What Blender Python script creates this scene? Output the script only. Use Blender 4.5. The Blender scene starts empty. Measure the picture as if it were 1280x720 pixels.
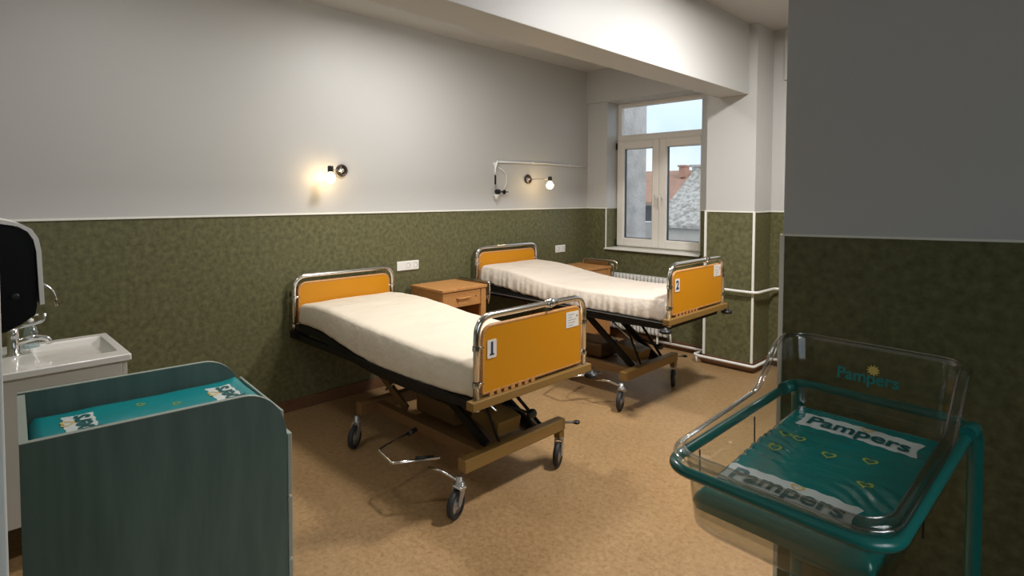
import bpy, bmesh, math, random
from mathutils import Vector, Matrix, noise
random.seed(7)
PI = math.pi
col = bpy.context.scene.collection

# ------------------------------------------------------------------ materials
def new_mat(name):
    m = bpy.data.materials.new(name); m.use_nodes = True
    nt = m.node_tree
    return m, nt, nt.nodes['Principled BSDF']

def mat(name, rgb, rough=.5, metal=0, bump=None, var=None, coat=0, spec=.5, sheen=0):
    m, nt, b = new_mat(name)
    b.inputs['Base Color'].default_value = (*rgb, 1)
    b.inputs['Roughness'].default_value = rough
    b.inputs['Metallic'].default_value = metal
    b.inputs['Coat Weight'].default_value = coat
    b.inputs['Coat Roughness'].default_value = .08
    b.inputs['Specular IOR Level'].default_value = spec
    tc = nt.nodes.new('ShaderNodeTexCoord')
    if var:                                    # (scale, rgb2, lo, hi, stretch)
        sc, c2, lo, hi, st = var
        mp = nt.nodes.new('ShaderNodeMapping'); mp.inputs['Scale'].default_value = st
        nt.links.new(tc.outputs['Object'], mp.inputs['Vector'])
        n = nt.nodes.new('ShaderNodeTexNoise'); n.inputs['Scale'].default_value = sc
        n.inputs['Detail'].default_value = 6; n.inputs['Roughness'].default_value = .6
        nt.links.new(mp.outputs[0], n.inputs['Vector'])
        r = nt.nodes.new('ShaderNodeValToRGB')
        r.color_ramp.elements[0].position = lo; r.color_ramp.elements[1].position = hi
        r.color_ramp.elements[0].color = (*rgb, 1); r.color_ramp.elements[1].color = (*c2, 1)
        nt.links.new(n.outputs['Fac'], r.inputs['Fac']); nt.links.new(r.outputs['Color'], b.inputs['Base Color'])
    if bump:                                   # (scale, strength, distance, stretch)
        mp = nt.nodes.new('ShaderNodeMapping'); mp.inputs['Scale'].default_value = bump[3]
        nt.links.new(tc.outputs['Object'], mp.inputs['Vector'])
        n = nt.nodes.new('ShaderNodeTexNoise'); n.inputs['Scale'].default_value = bump[0]; n.inputs['Detail'].default_value = 4
        nt.links.new(mp.outputs[0], n.inputs['Vector'])
        bp = nt.nodes.new('ShaderNodeBump'); bp.inputs['Strength'].default_value = bump[1]; bp.inputs['Distance'].default_value = bump[2]
        nt.links.new(n.outputs['Fac'], bp.inputs['Height']); nt.links.new(bp.outputs[0], b.inputs['Normal'])
    return m

def clear(name, tint, base, gain, rough=.03):
    m, nt, b = new_mat(name); nt.nodes.remove(b)
    out = nt.nodes['Material Output']
    t = nt.nodes.new('ShaderNodeBsdfTransparent'); t.inputs[0].default_value = (*tint, 1)
    g = nt.nodes.new('ShaderNodeBsdfGlossy'); g.inputs['Roughness'].default_value = rough
    lw = nt.nodes.new('ShaderNodeLayerWeight'); lw.inputs['Blend'].default_value = .5
    p = nt.nodes.new('ShaderNodeMath'); p.operation = 'POWER'; p.inputs[1].default_value = 4
    nt.links.new(lw.outputs['Facing'], p.inputs[0])
    ma = nt.nodes.new('ShaderNodeMath'); ma.operation = 'MULTIPLY_ADD'; ma.inputs[1].default_value = gain; ma.inputs[2].default_value = base
    nt.links.new(p.outputs[0], ma.inputs[0])
    mx = nt.nodes.new('ShaderNodeMixShader')
    nt.links.new(ma.outputs[0], mx.inputs[0]); nt.links.new(t.outputs[0], mx.inputs[1]); nt.links.new(g.outputs[0], mx.inputs[2])
    nt.links.new(mx.outputs[0], out.inputs['Surface'])
    return m

def emit(name, rgb, s):
    m, nt, b = new_mat(name)
    b.inputs['Base Color'].default_value = (.8, .8, .8, 1)
    b.inputs['Emission Color'].default_value = (*rgb, 1); b.inputs['Emission Strength'].default_value = s
    return m

U1 = (1, 1, 1)
M = dict(
    paint=mat('white_wall_paint', (.52, .52, .508), .5, bump=(40, .08, .002, U1)),
    ceil=mat('ceiling_paint', (.52, .52, .505), .9),
    wains=mat('green_wallcovering', (.072, .072, .032), .42, var=(30, (.158, .152, .072), .3, .7, (1, 1, 1)), bump=(70, .12, .002, U1), spec=.35),
    bead=mat('white_bead', (.78, .77, .70), .4),
    base=mat('brown_baseboard', (.16, .075, .035), .45, var=(8, (.10, .045, .02), .4, .7, (1, 1, 12))),
    pvc=mat('window_plastic', (.74, .71, .66), .35),
    orange=mat('orange_laminate', (.58, .24, .006), .38, spec=.4),
    ochre=mat('ochre_enamel', (.235, .135, .036), .4),
    brownsteel=mat('brown_enamel', (.15, .078, .028), .42),
    chrome=mat('chrome', (.74, .74, .73), .16, 1),
    steel=mat('grey_steel', (.42, .42, .42), .35, .8),
    black=mat('black_plastic', (.012, .012, .013), .4),
    blackgloss=mat('black_gloss', (.006, .006, .007), .5, spec=.15),
    blacksteel=mat('black_steel', (.009, .008, .007), .55, spec=.25),
    rubber=mat('tyre_rubber', (.02, .02, .022), .6),
    sheet=mat('cream_sheet', (.70, .63, .51), .7, bump=(5, .7, .035, (1, .45, 1))),
    sheet2=mat('creased_sheet', (.70, .62, .53), .7, bump=(8, .5, .016, (2.0, .5, 2.0))),
    beech=mat('beech_laminate', (.55, .27, .09), .4, var=(6, (.42, .19, .06), .4, .7, (2, 12, 12))),
    teal=mat('teal_enamel', (.008, .135, .12), .28, coat=.3),
    vinyl=mat('teal_vinyl', (.004, .19, .18), .18, coat=.8, bump=(7, .6, .012, (1, 4, 1))),
    vinyl2=mat('teal_vinyl_flat', (.003, .24, .26), .33, coat=.2, bump=(5, .3, .006, U1)),
    tealwood=mat('teal_stained_board', (.082, .135, .120), .5, var=(4, (.058, .100, .090), .38, .7, (5, 5, .6)), bump=(30, .06, .001, (8, 8, .5))),
    edge=mat('grey_edge_banding', (.30, .34, .30), .5),
    ceramic=mat('white_ceramic', (.80, .78, .74), .15, coat=.5),
    lacquer=mat('white_lacquer', (.62, .59, .54), .35),
    white=mat('white_plastic', (.80, .80, .77), .35),
    rad=mat('radiator_enamel', (.78, .78, .75), .35),
    print_w=mat('white_print', (.62, .68, .66), .35, coat=.3),
    print_t=mat('dark_teal_print', (.008, .10, .10), .4),
    print_y=mat('yellow_green_print', (.33, .42, .07), .4),
    print_gold=mat('gold_print', (.62, .46, .12), .45),
    logo=mat('teal_logo', (.01, .20, .19), .45),
    card=mat('white_card', (.74, .72, .68), .6),
    ink=mat('dark_blue_ink', (.03, .035, .09), .6),
    greyink=mat('grey_ink', (.25, .25, .25), .6),
    bronze=mat('dark_bronze', (.07, .05, .04), .35, .5),
    bottle=clear('blue_tinted_clear_plastic', (.80, .93, .97), .22, .5, .15),
    acrylic=clear('clear_acrylic', (.91, .915, .90), .065, .7, .06),
    acrylic_rim=clear('clear_acrylic_edge', (.84, .86, .84), .30, .6, .10),
    glass=clear('window_glass', (.96, .97, .97), .03, .5, .0),
    bulb=emit('glowing_bulb', (1, .70, .34), 34),
    diffuser=emit('ceiling_diffuser', (1, .97, .92), 2),
    roughcast=mat('grey_roughcast', (.50, .47, .46), .95, var=(3, (.36, .34, .33), .4, .65, U1), bump=(25, .6, .03, U1)),
    roof_red=mat('red_roof_tiles', (.44, .24, .17), .9, var=(1.5, (.30, .18, .14), .35, .7, (1, 1, 1))),
    roof_grey=mat('weathered_roof_tiles', (.50, .47, .44), .9, var=(5, (.24, .22, .20), .40, .62, U1)),
    plaster=mat('pale_facade', (.50, .47, .43), .9, var=(.6, (.38, .36, .34), .4, .7, U1)),
    darkglass=mat('dark_window', (.06, .06, .07), .2),
    asphalt=mat('asphalt', (.10, .10, .10), .9),
)

def floor_material():
    m, nt, b = new_mat('marbled_linoleum')
    tc = nt.nodes.new('ShaderNodeTexCoord')
    n1 = nt.nodes.new('ShaderNodeTexNoise'); n1.inputs['Scale'].default_value = 40; n1.inputs['Detail'].default_value = 8; n1.inputs['Roughness'].default_value = .65; n1.inputs['Distortion'].default_value = .6
    n2 = nt.nodes.new('ShaderNodeTexNoise'); n2.inputs['Scale'].default_value = 2.2; n2.inputs['Detail'].default_value = 3
    for n in (n1, n2): nt.links.new(tc.outputs['Object'], n.inputs['Vector'])
    r = nt.nodes.new('ShaderNodeValToRGB'); e = r.color_ramp.elements
    e[0].position = .33; e[0].color = (.285, .17, .075, 1); e[1].position = .68; e[1].color = (.43, .28, .138, 1)
    x = e.new(.5); x.color = (.365, .228, .107, 1)
    nt.links.new(n1.outputs['Fac'], r.inputs['Fac'])
    mx = nt.nodes.new('ShaderNodeMix'); mx.data_type = 'RGBA'; mx.blend_type = 'MULTIPLY'; mx.inputs['Factor'].default_value = .35
    nt.links.new(r.outputs['Color'], mx.inputs['A']); nt.links.new(n2.outputs['Color'], mx.inputs['B'])
    r2 = nt.nodes.new('ShaderNodeValToRGB'); r2.color_ramp.elements[0].position = .35; r2.color_ramp.elements[0].color = (.75, .75, .75, 1); r2.color_ramp.elements[1].position = .65
    nt.links.new(n2.outputs['Fac'], r2.inputs['Fac']); nt.links.new(r2.outputs['Color'], mx.inputs['B'])
    nt.links.new(mx.outputs['Result'], b.inputs['Base Color'])
    b.inputs['Roughness'].default_value = .34; b.inputs['Specular IOR Level'].default_value = .45
    rr = nt.nodes.new('ShaderNodeMapRange'); rr.inputs['To Min'].default_value = .26; rr.inputs['To Max'].default_value = .44
    nt.links.new(n2.outputs['Fac'], rr.inputs['Value']); nt.links.new(rr.outputs[0], b.inputs['Roughness'])
    return m
M['floor'] = floor_material()

# ------------------------------------------------------------------ geometry helpers
def box(bm, x0, x1, y0, y1, z0, z1, bev=0, mi=0, mtx=None):
    r = bmesh.ops.create_cube(bm, size=1)
    vs = r['verts']
    for v in vs:
        v.co = Vector(((x0+x1)/2 + v.co.x*(x1-x0), (y0+y1)/2 + v.co.y*(y1-y0), (z0+z1)/2 + v.co.z*(z1-z0)))
    fs = set(f for v in vs for f in v.link_faces)
    if bev:
        es = list(set(e for v in vs for e in v.link_edges))
        rb = bmesh.ops.bevel(bm, geom=es, offset=bev, segments=2, affect='EDGES', profile=.5)
        fs = set(f for f in rb['faces']) | set(f for f in fs if f.is_valid)
        vs = list(set(v for f in fs for v in f.verts))
    for f in fs:
        f.material_index = mi
    if mtx:
        for v in vs: v.co = mtx @ v.co
    return vs

def fillet(pts, r, n=6, closed=False):
    pts = [Vector(p) for p in pts]; out = []
    N = len(pts)
    for i, p in enumerate(pts):
        if not closed and i in (0, N-1): out.append(p); continue
        a = pts[(i-1) % N]-p; b = pts[(i+1) % N]-p
        rr = r[i] if isinstance(r, (list, tuple)) else r
        d = min(rr, a.length*.49, b.length*.49)
        if d < 1e-5: out.append(p); continue
        p0 = p+a.normalized()*d; p1 = p+b.normalized()*d
        for k in range(n+1):
            t = k/n; out.append((1-t)**2*p0 + 2*t*(1-t)*p + t*t*p1)
    return out

def tube(bm, pts, r, seg=12, closed=False, cap=True):
    pts = [Vector(p) for p in pts]; N = len(pts)
    rings = []; nrm = None
    for i, p in enumerate(pts):
        if closed: t = pts[(i+1) % N]-pts[(i-1) % N]
        else: t = pts[min(i+1, N-1)]-pts[max(i-1, 0)]
        t.normalize()
        if nrm is None:
            a = Vector((0, 0, 1)) if abs(t.z) < .9 else Vector((1, 0, 0))
            nrm = t.cross(a).normalized()
        else:
            nrm = (nrm - t*nrm.dot(t)).normalized()
        bi = t.cross(nrm)
        rr = r[i] if isinstance(r, (list, tuple)) else r
        rings.append([bm.verts.new(p + rr*(math.cos(2*PI*k/seg)*nrm + math.sin(2*PI*k/seg)*bi)) for k in range(seg)])
    for i in range(N if closed else N-1):
        a, b = rings[i], rings[(i+1) % N]
        off = 0
        if closed and i == N-1:
            off = min(range(seg), key=lambda o: (a[0].co-b[o].co).length)
        for k in range(seg):
            f = bm.faces.new((a[k], a[(k+1) % seg], b[(k+1+off) % seg], b[(k+off) % seg])); f.smooth = True
    if cap and not closed:
        bm.faces.new(rings[0][::-1]); bm.faces.new(rings[-1])

def lathe(bm, prof, center, axis='z', seg=24):
    c = Vector(center); rings = []
    def P(r, h, a):
        ca, sa = math.cos(a)*r, math.sin(a)*r
        return c + {'z': Vector((ca, sa, h)), 'y': Vector((sa, h, ca)), 'x': Vector((h, ca, sa))}[axis]
    for r, h in prof:
        if r < 1e-6: rings.append([bm.verts.new(P(0, h, 0))])
        else: rings.append([bm.verts.new(P(r, h, 2*PI*k/seg)) for k in range(seg)])
    for a, b in zip(rings[:-1], rings[1:]):
        for k in range(seg):
            if len(a) == 1 and len(b) == 1: continue
            if len(a) == 1: vs = (a[0], b[(k+1) % seg], b[k])
            elif len(b) == 1: vs = (a[k], a[(k+1) % seg], b[0])
            else: vs = (a[k], a[(k+1) % seg], b[(k+1) % seg], b[k])
            f = bm.faces.new(vs); f.smooth = True

def prism(bm, poly, f, lo, hi, mi=0):
    """extrude 2-D polygon; f(u, v, w) -> 3-D point, w from lo to hi"""
    a = [bm.verts.new(f(u, v, lo)) for u, v in poly]; b = [bm.verts.new(f(u, v, hi)) for u, v in poly]
    n = len(poly)
    fs = [bm.faces.new(a), bm.faces.new(b[::-1])]
    for i in range(n): fs.append(bm.faces.new((a[i], b[i], b[(i+1) % n], a[(i+1) % n])))
    for q in fs: q.material_index = mi
    return fs

def rrect(x0, x1, y0, y1, r, n=5):
    """rounded rectangle; r = radius or (r_x0y0, r_x1y0, r_x1y1, r_x0y1)"""
    R = r if isinstance(r, (list, tuple)) else (r,)*4
    out = []
    for (cx, cy, a0), q in zip(((x0, y0, PI), (x1, y0, 1.5*PI), (x1, y1, 0), (x0, y1, .5*PI)), R):
        sx = 1 if cx == x0 else -1; sy = 1 if cy == y0 else -1
        if q < 1e-6: out.append((cx, cy)); continue
        for k in range(n+1):
            a = a0 + .5*PI*k/n
            out.append((cx+sx*q+q*math.cos(a), cy+sy*q+q*math.sin(a)))
    return out

def loft(bm, loops, cap0=True, cap1=True, closed=True, smooth=True):
    R = [[bm.verts.new(p) for p in L] for L in loops]
    n = len(R[0])
    for a, b in zip(R[:-1], R[1:]):
        for k in range(n if closed else n-1):
            f = bm.faces.new((a[k], a[(k+1) % n], b[(k+1) % n], b[k])); f.smooth = smooth
    if cap0: bm.faces.new(R[0][::-1])
    if cap1: bm.faces.new(R[-1])

def obj(name, bm, m, parent=None, fix=True):
    if fix: bmesh.ops.recalc_face_normals(bm, faces=bm.faces)
    me = bpy.data.meshes.new(name); bm.to_mesh(me); bm.free()
    for q in (m if isinstance(m, (list, tuple)) else [m]): me.materials.append(q)
    o = bpy.data.objects.new(name, me); col.objects.link(o)
    if parent: o.parent = parent
    return o

def mk(name, m, parent, *calls, fix=True):
    bm = bmesh.new()
    for c in calls: c(bm)
    return obj(name, bm, m, parent, fix)

def struct(o): o['kind'] = 'structure'; return o
def tag(o, label, cat, group=None):
    o['label'] = label; o['category'] = cat
    if group: o['group'] = group
    return o
def thing(name, label, cat, loc=(0, 0, 0), rz=0, group=None):
    o = bpy.data.objects.new(name, None); o.empty_display_size = .1; col.objects.link(o)
    o.location = loc; o.rotation_euler = (0, 0, rz)
    return tag(o, label, cat, group)

def text_bm(body, size, bold=0, extrude=.0004, shear=0, space=1):
    cu = bpy.data.curves.new('lettering', 'FONT'); cu.body = body; cu.size = size; cu.offset = bold
    cu.extrude = extrude; cu.align_x = 'CENTER'; cu.align_y = 'CENTER'; cu.shear = shear; cu.space_character = space
    cu.resolution_u = 4
    o = bpy.data.objects.new('lettering', cu); col.objects.link(o)
    dg = bpy.context.evaluated_depsgraph_get(); dg.update()
    me = bpy.data.meshes.new_from_object(o.evaluated_get(dg))
    bpy.data.objects.remove(o); bpy.data.curves.remove(cu)
    bm = bmesh.new(); bm.from_mesh(me); bpy.data.meshes.remove(me)
    return bm

def remap(bm, f, cut=None):
    if cut:
        for _ in range(3):
            es = [e for e in bm.edges if e.calc_length() > cut]
            if not es: break
            bmesh.ops.subdivide_edges(bm, edges=es, cuts=1)
    bmesh.ops.triangulate(bm, faces=bm.faces[:])
    for v in bm.verts: v.co = Vector(f(*v.co))
    return bm

# ------------------------------------------------------------------ the room
WZ = 1.447          # top of the green wallcovering
CZ = 3.125          # ceiling right of the beam
CL = 3.02           # ceiling between beam and left wall
def empty_struct(name, loc=(0, 0, 0)):
    o = bpy.data.objects.new(name, None); col.objects.link(o); o.location = loc; o['kind'] = 'structure'; return o
def wall(name, x0, x1, y0, y1, zt):
    bm = bmesh.new()
    box(bm, x0, x1, y0, y1, 0, WZ, mi=1); box(bm, x0, x1, y0, y1, WZ, zt, mi=0)
    return struct(obj(name, bm, [M['paint'], M['wains']]))

struct(mk('floor', M['floor'], None, lambda b: box(b, -.2, 5.4, -2, 6, -.1, 0)))
wall('wall_left', -.2, 0, -.3, 5.8, CZ+.1)
# window wall with its opening x .27-1.41, z 1.0-2.648
bm = bmesh.new()
YW = 5.38
for (a, b_, c, d) in ((0, .27, 0, CZ+.1), (1.41, 1.58, 0, CZ+.1), (.27, 1.41, 0, 1.0), (.27, 1.41, 2.648, CZ+.1)):
    if c < WZ < d:
        box(bm, a, b_, YW, 5.72, c, WZ, mi=1); box(bm, a, b_, YW, 5.72, WZ, d, mi=0)
    else:
        box(bm, a, b_, YW, 5.72, c, d, mi=1 if d <= WZ else 0)
box(bm, 0, 1.58, YW-.035, YW, 2.655, CL, mi=0)                      # lintel band
struct(obj('wall_window', bm, [M['paint'], M['wains']]))
wall('wall_pillar', 1.577, 2.035, 5.15, 5.72, CZ+.1)
bm = bmesh.new()
box(bm, 2.035, 5.4, 5.53, 5.72, 0, WZ, mi=1); box(bm, 2.035, 5.4, 5.53, 5.72, WZ, CZ+.1, mi=0)
box(bm, 2.14, 3.4, 5.50, 5.53, 2.66, CZ, mi=0)
struct(obj('wall_window_right', bm, [M['paint'], M['wains']])).name = 'wall_far'
# partition facing the camera, its wallcovering edge a little out of level
bm = bmesh.new()
XP, YP = 3.279, 2.30
f = lambda u, v, w: Vector((u, w, v))
prism(bm, [(XP, 0), (5.3, 0), (5.3, WZ+.045), (XP, WZ)], f, YP, YP+.12, 1)
prism(bm, [(XP, WZ), (5.3, WZ+.045), (5.3, CZ+.1), (XP, CZ+.1)], f, YP, YP+.12, 0)
struct(obj('wall_partition', bm, [M['paint'], M['wains']]))
bm = bmesh.new()
for (c_, d_, a_, b_) in ((-2, -.6, 0, CZ+.1), (1.5, 5.6, 0, CZ+.1), (-.6, 1.5, 0, .9), (-.6, 1.5, 2.5, CZ+.1)):
    if a_ < WZ < b_: box(bm, 5.2, 5.4, c_, d_, a_, WZ, mi=1); box(bm, 5.2, 5.4, c_, d_, WZ, b_, mi=0)
    else: box(bm, 5.2, 5.4, c_, d_, a_, b_, mi=0 if a_ > 1 else 1)
struct(obj('wall_right', bm, [M['paint'], M['wains']]))
added_win = empty_struct('added_window')  # unseen window, added to bring daylight onto the partition
def ring_y(bm, y0, y1, z0, z1, w, x0, x1):
    box(bm, x0, x1, y0, y0+w, z0, z1, .004); box(bm, x0, x1, y1-w, y1, z0, z1, .004)
    box(bm, x0, x1, y0+w, y1-w, z0, z0+w, .004); box(bm, x0, x1, y0+w, y1-w, z1-w, z1, .004)
mk('window_frame', M['pvc'], added_win, lambda b: ring_y(b, -.6, 1.5, .9, 2.5, .06, 5.30, 5.36), lambda b: box(b, 5.30, 5.36, .42, .48, .96, 2.44, .004))
for c_, d_ in ((-.54, .42), (.48, 1.44)):
    mk('pane', M['glass'], added_win, lambda b: box(b, 5.328, 5.332, c_, d_, .96, 2.44))
wall('wall_near', 0, 3.3, -.12, .035, CZ+.1)
wall('wall_entry', -.2, 5.4, -2, -1.85, CZ+.1)
wall('wall_corridor', 3.1, 3.3, -1.85, -.12, CZ+.1)
bm = bmesh.new()
box(bm, 1.8, 5.4, -2, 6, CZ, CZ+.15); box(bm, -.2, 1.8, -.3, 6, CL, CL+.25); box(bm, -.2, 1.8, -2, -.3, CZ, CZ+.15)
struct(obj('ceiling', bm, M['ceil']))
struct(mk('ceiling_beam', M['paint'], None, lambda b: box(b, 1.685, 1.962, -.12, 5.2, 2.505, CZ+.05, .004)))

# beads and baseboards
def bead(name, *boxes):
    bm = bmesh.new()
    for q in boxes: box(bm, *q, .002)
    return struct(obj(name, bm, M['bead']))
t = .011
bead('trim_1', (0, .009, .036, YW, WZ-.002, WZ+t))
bead('trim_2', (.0, .27, YW-.009, YW, WZ-.002, WZ+t), (.262, .276, YW-.010, YW, .985, WZ+t), (.262, .27+.0, YW, 5.6, WZ-.002, WZ+t))
bead('trim_3', (1.41, 1.577, YW-.009, YW, WZ-.002, WZ+t))
bead('trim_4', (1.577, 2.035, 5.15-.009, 5.15, WZ-.002, WZ+t), (1.568, 1.59, 5.138, 5.152, .085, WZ+t), (2.024, 2.044, 5.138, 5.152, .085, WZ+t), (2.035, 2.044, 5.15, 5.53, WZ-.002, WZ+t))
bead('trim_5', (2.035, 3.4, 5.52, 5.53, WZ-.002, WZ+t))
bm = bmesh.new()
prism(bm, [(XP-.002, WZ-.002), (5.2, WZ+.043), (5.2, WZ+.051), (XP-.002, WZ+.006)], f, YP-.007, YP)
box(bm, XP-.012, XP+.004, YP-.006, YP+.004, 0, WZ+.004, .002)
struct(obj('trim_6', bm, M['bead']))
bead('trim_7', (3.297, 3.309, .03, .044, 0, CZ))
def baseboard(name, *boxes):
    bm = bmesh.new()
    for q in boxes: box(bm, *q, .003)
    return struct(obj(name, bm, M['base']))
baseboard('baseboard_left', (0, .016, .04, YW, 0, .085))
baseboard('baseboard_window', (.016, 1.577, YW-.016, YW, 0, .085))
baseboard('baseboard_pillar', (1.565, 2.05, 5.134, 5.15, 0, .085), (2.035, 2.05, 5.15, 5.53, 0, .085))
baseboard('baseboard_far', (2.05, 3.5, 5.514, 5.53, 0, .085))

# window
win = empty_struct('window_1')
YG = 5.60
def ring(bm, x0, x1, z0, z1, w, y0, y1, wb=None, bev=.004):
    wb = wb or w
    box(bm, x0, x0+w, y0, y1, z0, z1, bev); box(bm, x1-w, x1, y0, y1, z0, z1, bev)
    box(bm, x0+w, x1-w, y0, y1, z1-w, z1, bev); box(bm, x0+w, x1-w, y0, y1, z0, z0+wb, bev)
fr = mk('window_frame', M['pvc'], win, lambda b: ring(b, .27, 1.41, 1.0, 2.648, .034, YG-.01, YG+.06),
        lambda b: box(b, .30, 1.38, YG-.01, YG+.06, 2.205, 2.275, .004),
        lambda b: ring(b, .300, 1.382, 2.27, 2.62, .018, YG-.002, YG+.05))
mk('pane', M['glass'], win, lambda b: box(b, .315, 1.365, YG+.018, YG+.022, 2.285, 2.61))
for x0, x1, hx, hinge in ((.288, .828, .790, .290), (.830, 1.394, .868, 1.392)):
    s = mk('sash', M['pvc'], win, lambda b: ring(b, x0, x1, 1.02, 2.215, .082, YG-.04, YG+.03, .085, .008),
           lambda b: ring(b, x0+.078, x1-.078, 1.10, 2.137, .012, YG-.030, YG+.01))
    mk('gasket', M['black'], s, lambda b: ring(b, x0+.088, x1-.088, 1.112, 2.128, .006, YG-.015, YG+.02, bev=0))
    mk('pane', M['glass'], s, lambda b: box(b, x0+.085, x1-.085, YG+.0, YG+.004, 1.105, 2.135))
    mk('handle', M['pvc'], s, lambda b: box(b, hx-.012, hx+.012, YG-.052, YG-.04, 1.56, 1.63, .003),
       lambda b: box(b, hx-.009, hx+.009, YG-.085, YG-.05, 1.58, 1.60, .003), lambda b: box(b, hx-.009, hx+.009, YG-.092, YG-.075, 1.48, 1.60, .004))
for z in (1.05, 2.16):
    mk('hinge', M['blacksteel'], win, lambda b: lathe(b, [(0, -.035), (.009, -.035), (.009, .035), (0, .035)], (.287, YG-.052, z), 'z', 10))
mk('window_sill', M['bead'], win, lambda b: box(b, .262, 1.42, 5.345, YG-.0, .985, 1.003, .005))
bm = bmesh.new()                       # white plaster lining of the reveal above the covering is part of the wall; bead on its edge
box(bm, .2705, .2725, YW, YG-.01, WZ, 2.645); box(bm, 1.4075, 1.4095, YW, YG-.01, WZ, 2.645)
obj('reveal_lining', bm, M['paint'], win)

# ------------------------------------------------------------------ outside
def P3(f_): return f_
bd = tag(mk('neighbouring_wing', M['roughcast'], None, lambda b: box(b, -4, -.60, 5.9, 7.63, -7, 6)),
         'grey roughcast wing wall seen through the window at left', 'building')
def house(name, label, x0, x1, y0, y1, ze, zr, wallm, roofm, hip=2.0, over=.4, wins=(), chim=()):
    t = thing(name, label, 'building', ((x0+x1)/2, (y0+y1)/2, -8))
    ox, oy, oz = t.location
    L = lambda x, y, z: Vector((x-ox, y-oy, z-oz))
    mk('wall', wallm, t, lambda b: box(b, x0-ox, x1-ox, y0-oy, y1-oy, 0, ze-oz))
    bm = bmesh.new()
    a = [bm.verts.new(L(x, y, ze-.1)) for x, y in ((x0-over, y0-over), (x1+over, y0-over), (x1+over, y1+over), (x0-over, y1+over))]
    a2 = [bm.verts.new(v.co+Vector((0, 0, .14))) for v in a]
    ym = (y0+y1)/2
    r = [bm.verts.new(L(x0+hip, ym, zr)), bm.verts.new(L(x1-hip, ym, zr))]
    bm.faces.new(a[::-1])
    for i in range(4): bm.faces.new((a[i], a[(i+1) % 4], a2[(i+1) % 4], a2[i]))
    bm.faces.new((a2[0], a2[1], r[1], r[0])); bm.faces.new((a2[1], a2[2], r[1])); bm.faces.new((a2[2], a2[3], r[0], r[1])); bm.faces.new((a2[3], a2[0], r[0]))
    obj('roof', bm, roofm, t)
    for (cx, cz) in wins:
        w = mk('window', M['white'], t, lambda b: ring(b, cx-.45-ox, cx+.45-ox, cz-.65-oz, cz+.65-oz, .1, y0-.05-oy, y0+.05-oy, bev=0))
        mk('pane', M['darkglass'], w, lambda b: box(b, cx-.4-ox, cx+.4-ox, y0-.02-oy, y0+.02-oy, cz-.6-oz, cz+.6-oz))
    for (cx, cy, z0, z1, w) in chim:
        mk('chimney', M['roof_red' if w < .5 else 'roof_grey'], t, lambda b: box(b, cx-w-ox, cx+w-ox, cy-.35-oy, cy+.35-oy, z0-oz, z1-oz), lambda b: box(b, cx-w-.08-ox, cx+w+.08-ox, cy-.43-oy, cy+.43-oy, z1-oz, z1+.12-oz))
    return t
house('grey_roofed_house', 'house with weathered grey tiled roof seen through right window sash', -10.0, 3, 24, 31, .2, 2.95, M['plaster'], M['roof_grey'], .1, .2, wins=((-7.2, -1.4),), chim=((-9.2, 27.7, 2.4, 3.05, .8),))
house('red_roofed_house', 'house with red tiled roof behind the grey roofed one', -24.5, -8.5, 35, 43, 1.1, 3.45, M['plaster'], M['roof_red'], 1.0, .4, wins=((-17.1, .35), (-15.4, -2)), chim=((-16.1, 38, 2.9, 3.65, .22),))
struct(mk('ground', M['asphalt'], None, lambda b: box(b, -60, 60, 6.5, 90, -8.3, -8)))

# ------------------------------------------------------------------ hospital beds
def interp(tab, x):
    for (a, b), (c, d) in zip(tab[:-1], tab[1:]):
        if x <= c:
            t = max(0, (x-a)/(c-a)); t = t*t*(3-2*t) if False else t
            return b+(d-b)*t
    return tab[-1][1]
def smooth(tab, x, w=.12):
    return sum(interp(tab, min(max(x+o, tab[0][0]), tab[-1][0])) for o in (-w, -w/2, 0, w/2, w))/5

def castor(parent, x, y, ztop, ang):
    c = bmesh.new()
    R = Matrix.Translation((x, y, 0)) @ Matrix.Rotation(ang, 4, 'Z')
    lathe(c, [(0, ztop), (.017, ztop), (.017, .168), (.026, .165), (.026, .152), (0, .152)], (0, 0, 0), 'z', 14)
    for s in (-1, 1):
        prism(c, [(-.02, .155), (.022, .155), (.045, .075), (.042, .062), (.022, .062), (-.012, .11)], lambda u, v, w: Vector((u, w, v)), s*.021-.003, s*.021+.003)
    box(c, -.02, .022, -.024, .024, .148, .156)
    for v in c.verts: v.co = R @ v.co
    f_ = obj('castor', c, M['steel'], parent)
    w = bmesh.new()
    lathe(w, [(.050, -.015), (.062, -.016), (.069, -.011), (.070, 0), (.069, .011), (.062, .016), (.050, .015)], (.033, 0, .070), 'y', 28)
    for v in w.verts: v.co = R @ v.co
    obj('wheel', w, M['rubber'], f_)
    w = bmesh.new()
    lathe(w, [(0, -.017), (.018, -.017), (.022, -.008), (.050, -.012), (.050, .012), (.022, .008), (.018, .017), (0, .017)], (.033, 0, .070), 'y', 24)
    for v in w.verts: v.co = R @ v.co
    obj('hub', w, M['steel'], f_)

def bar(bm, p, q, w, h):
    p, q = Vector(p), Vector(q); d = q-p; L = d.length
    r = d.to_track_quat('X', 'Z').to_matrix().to_4x4(); r.translation = (p+q)/2
    box(bm, -L/2, L/2, -w/2, w/2, -h/2, h/2, .002, mtx=r)

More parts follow.
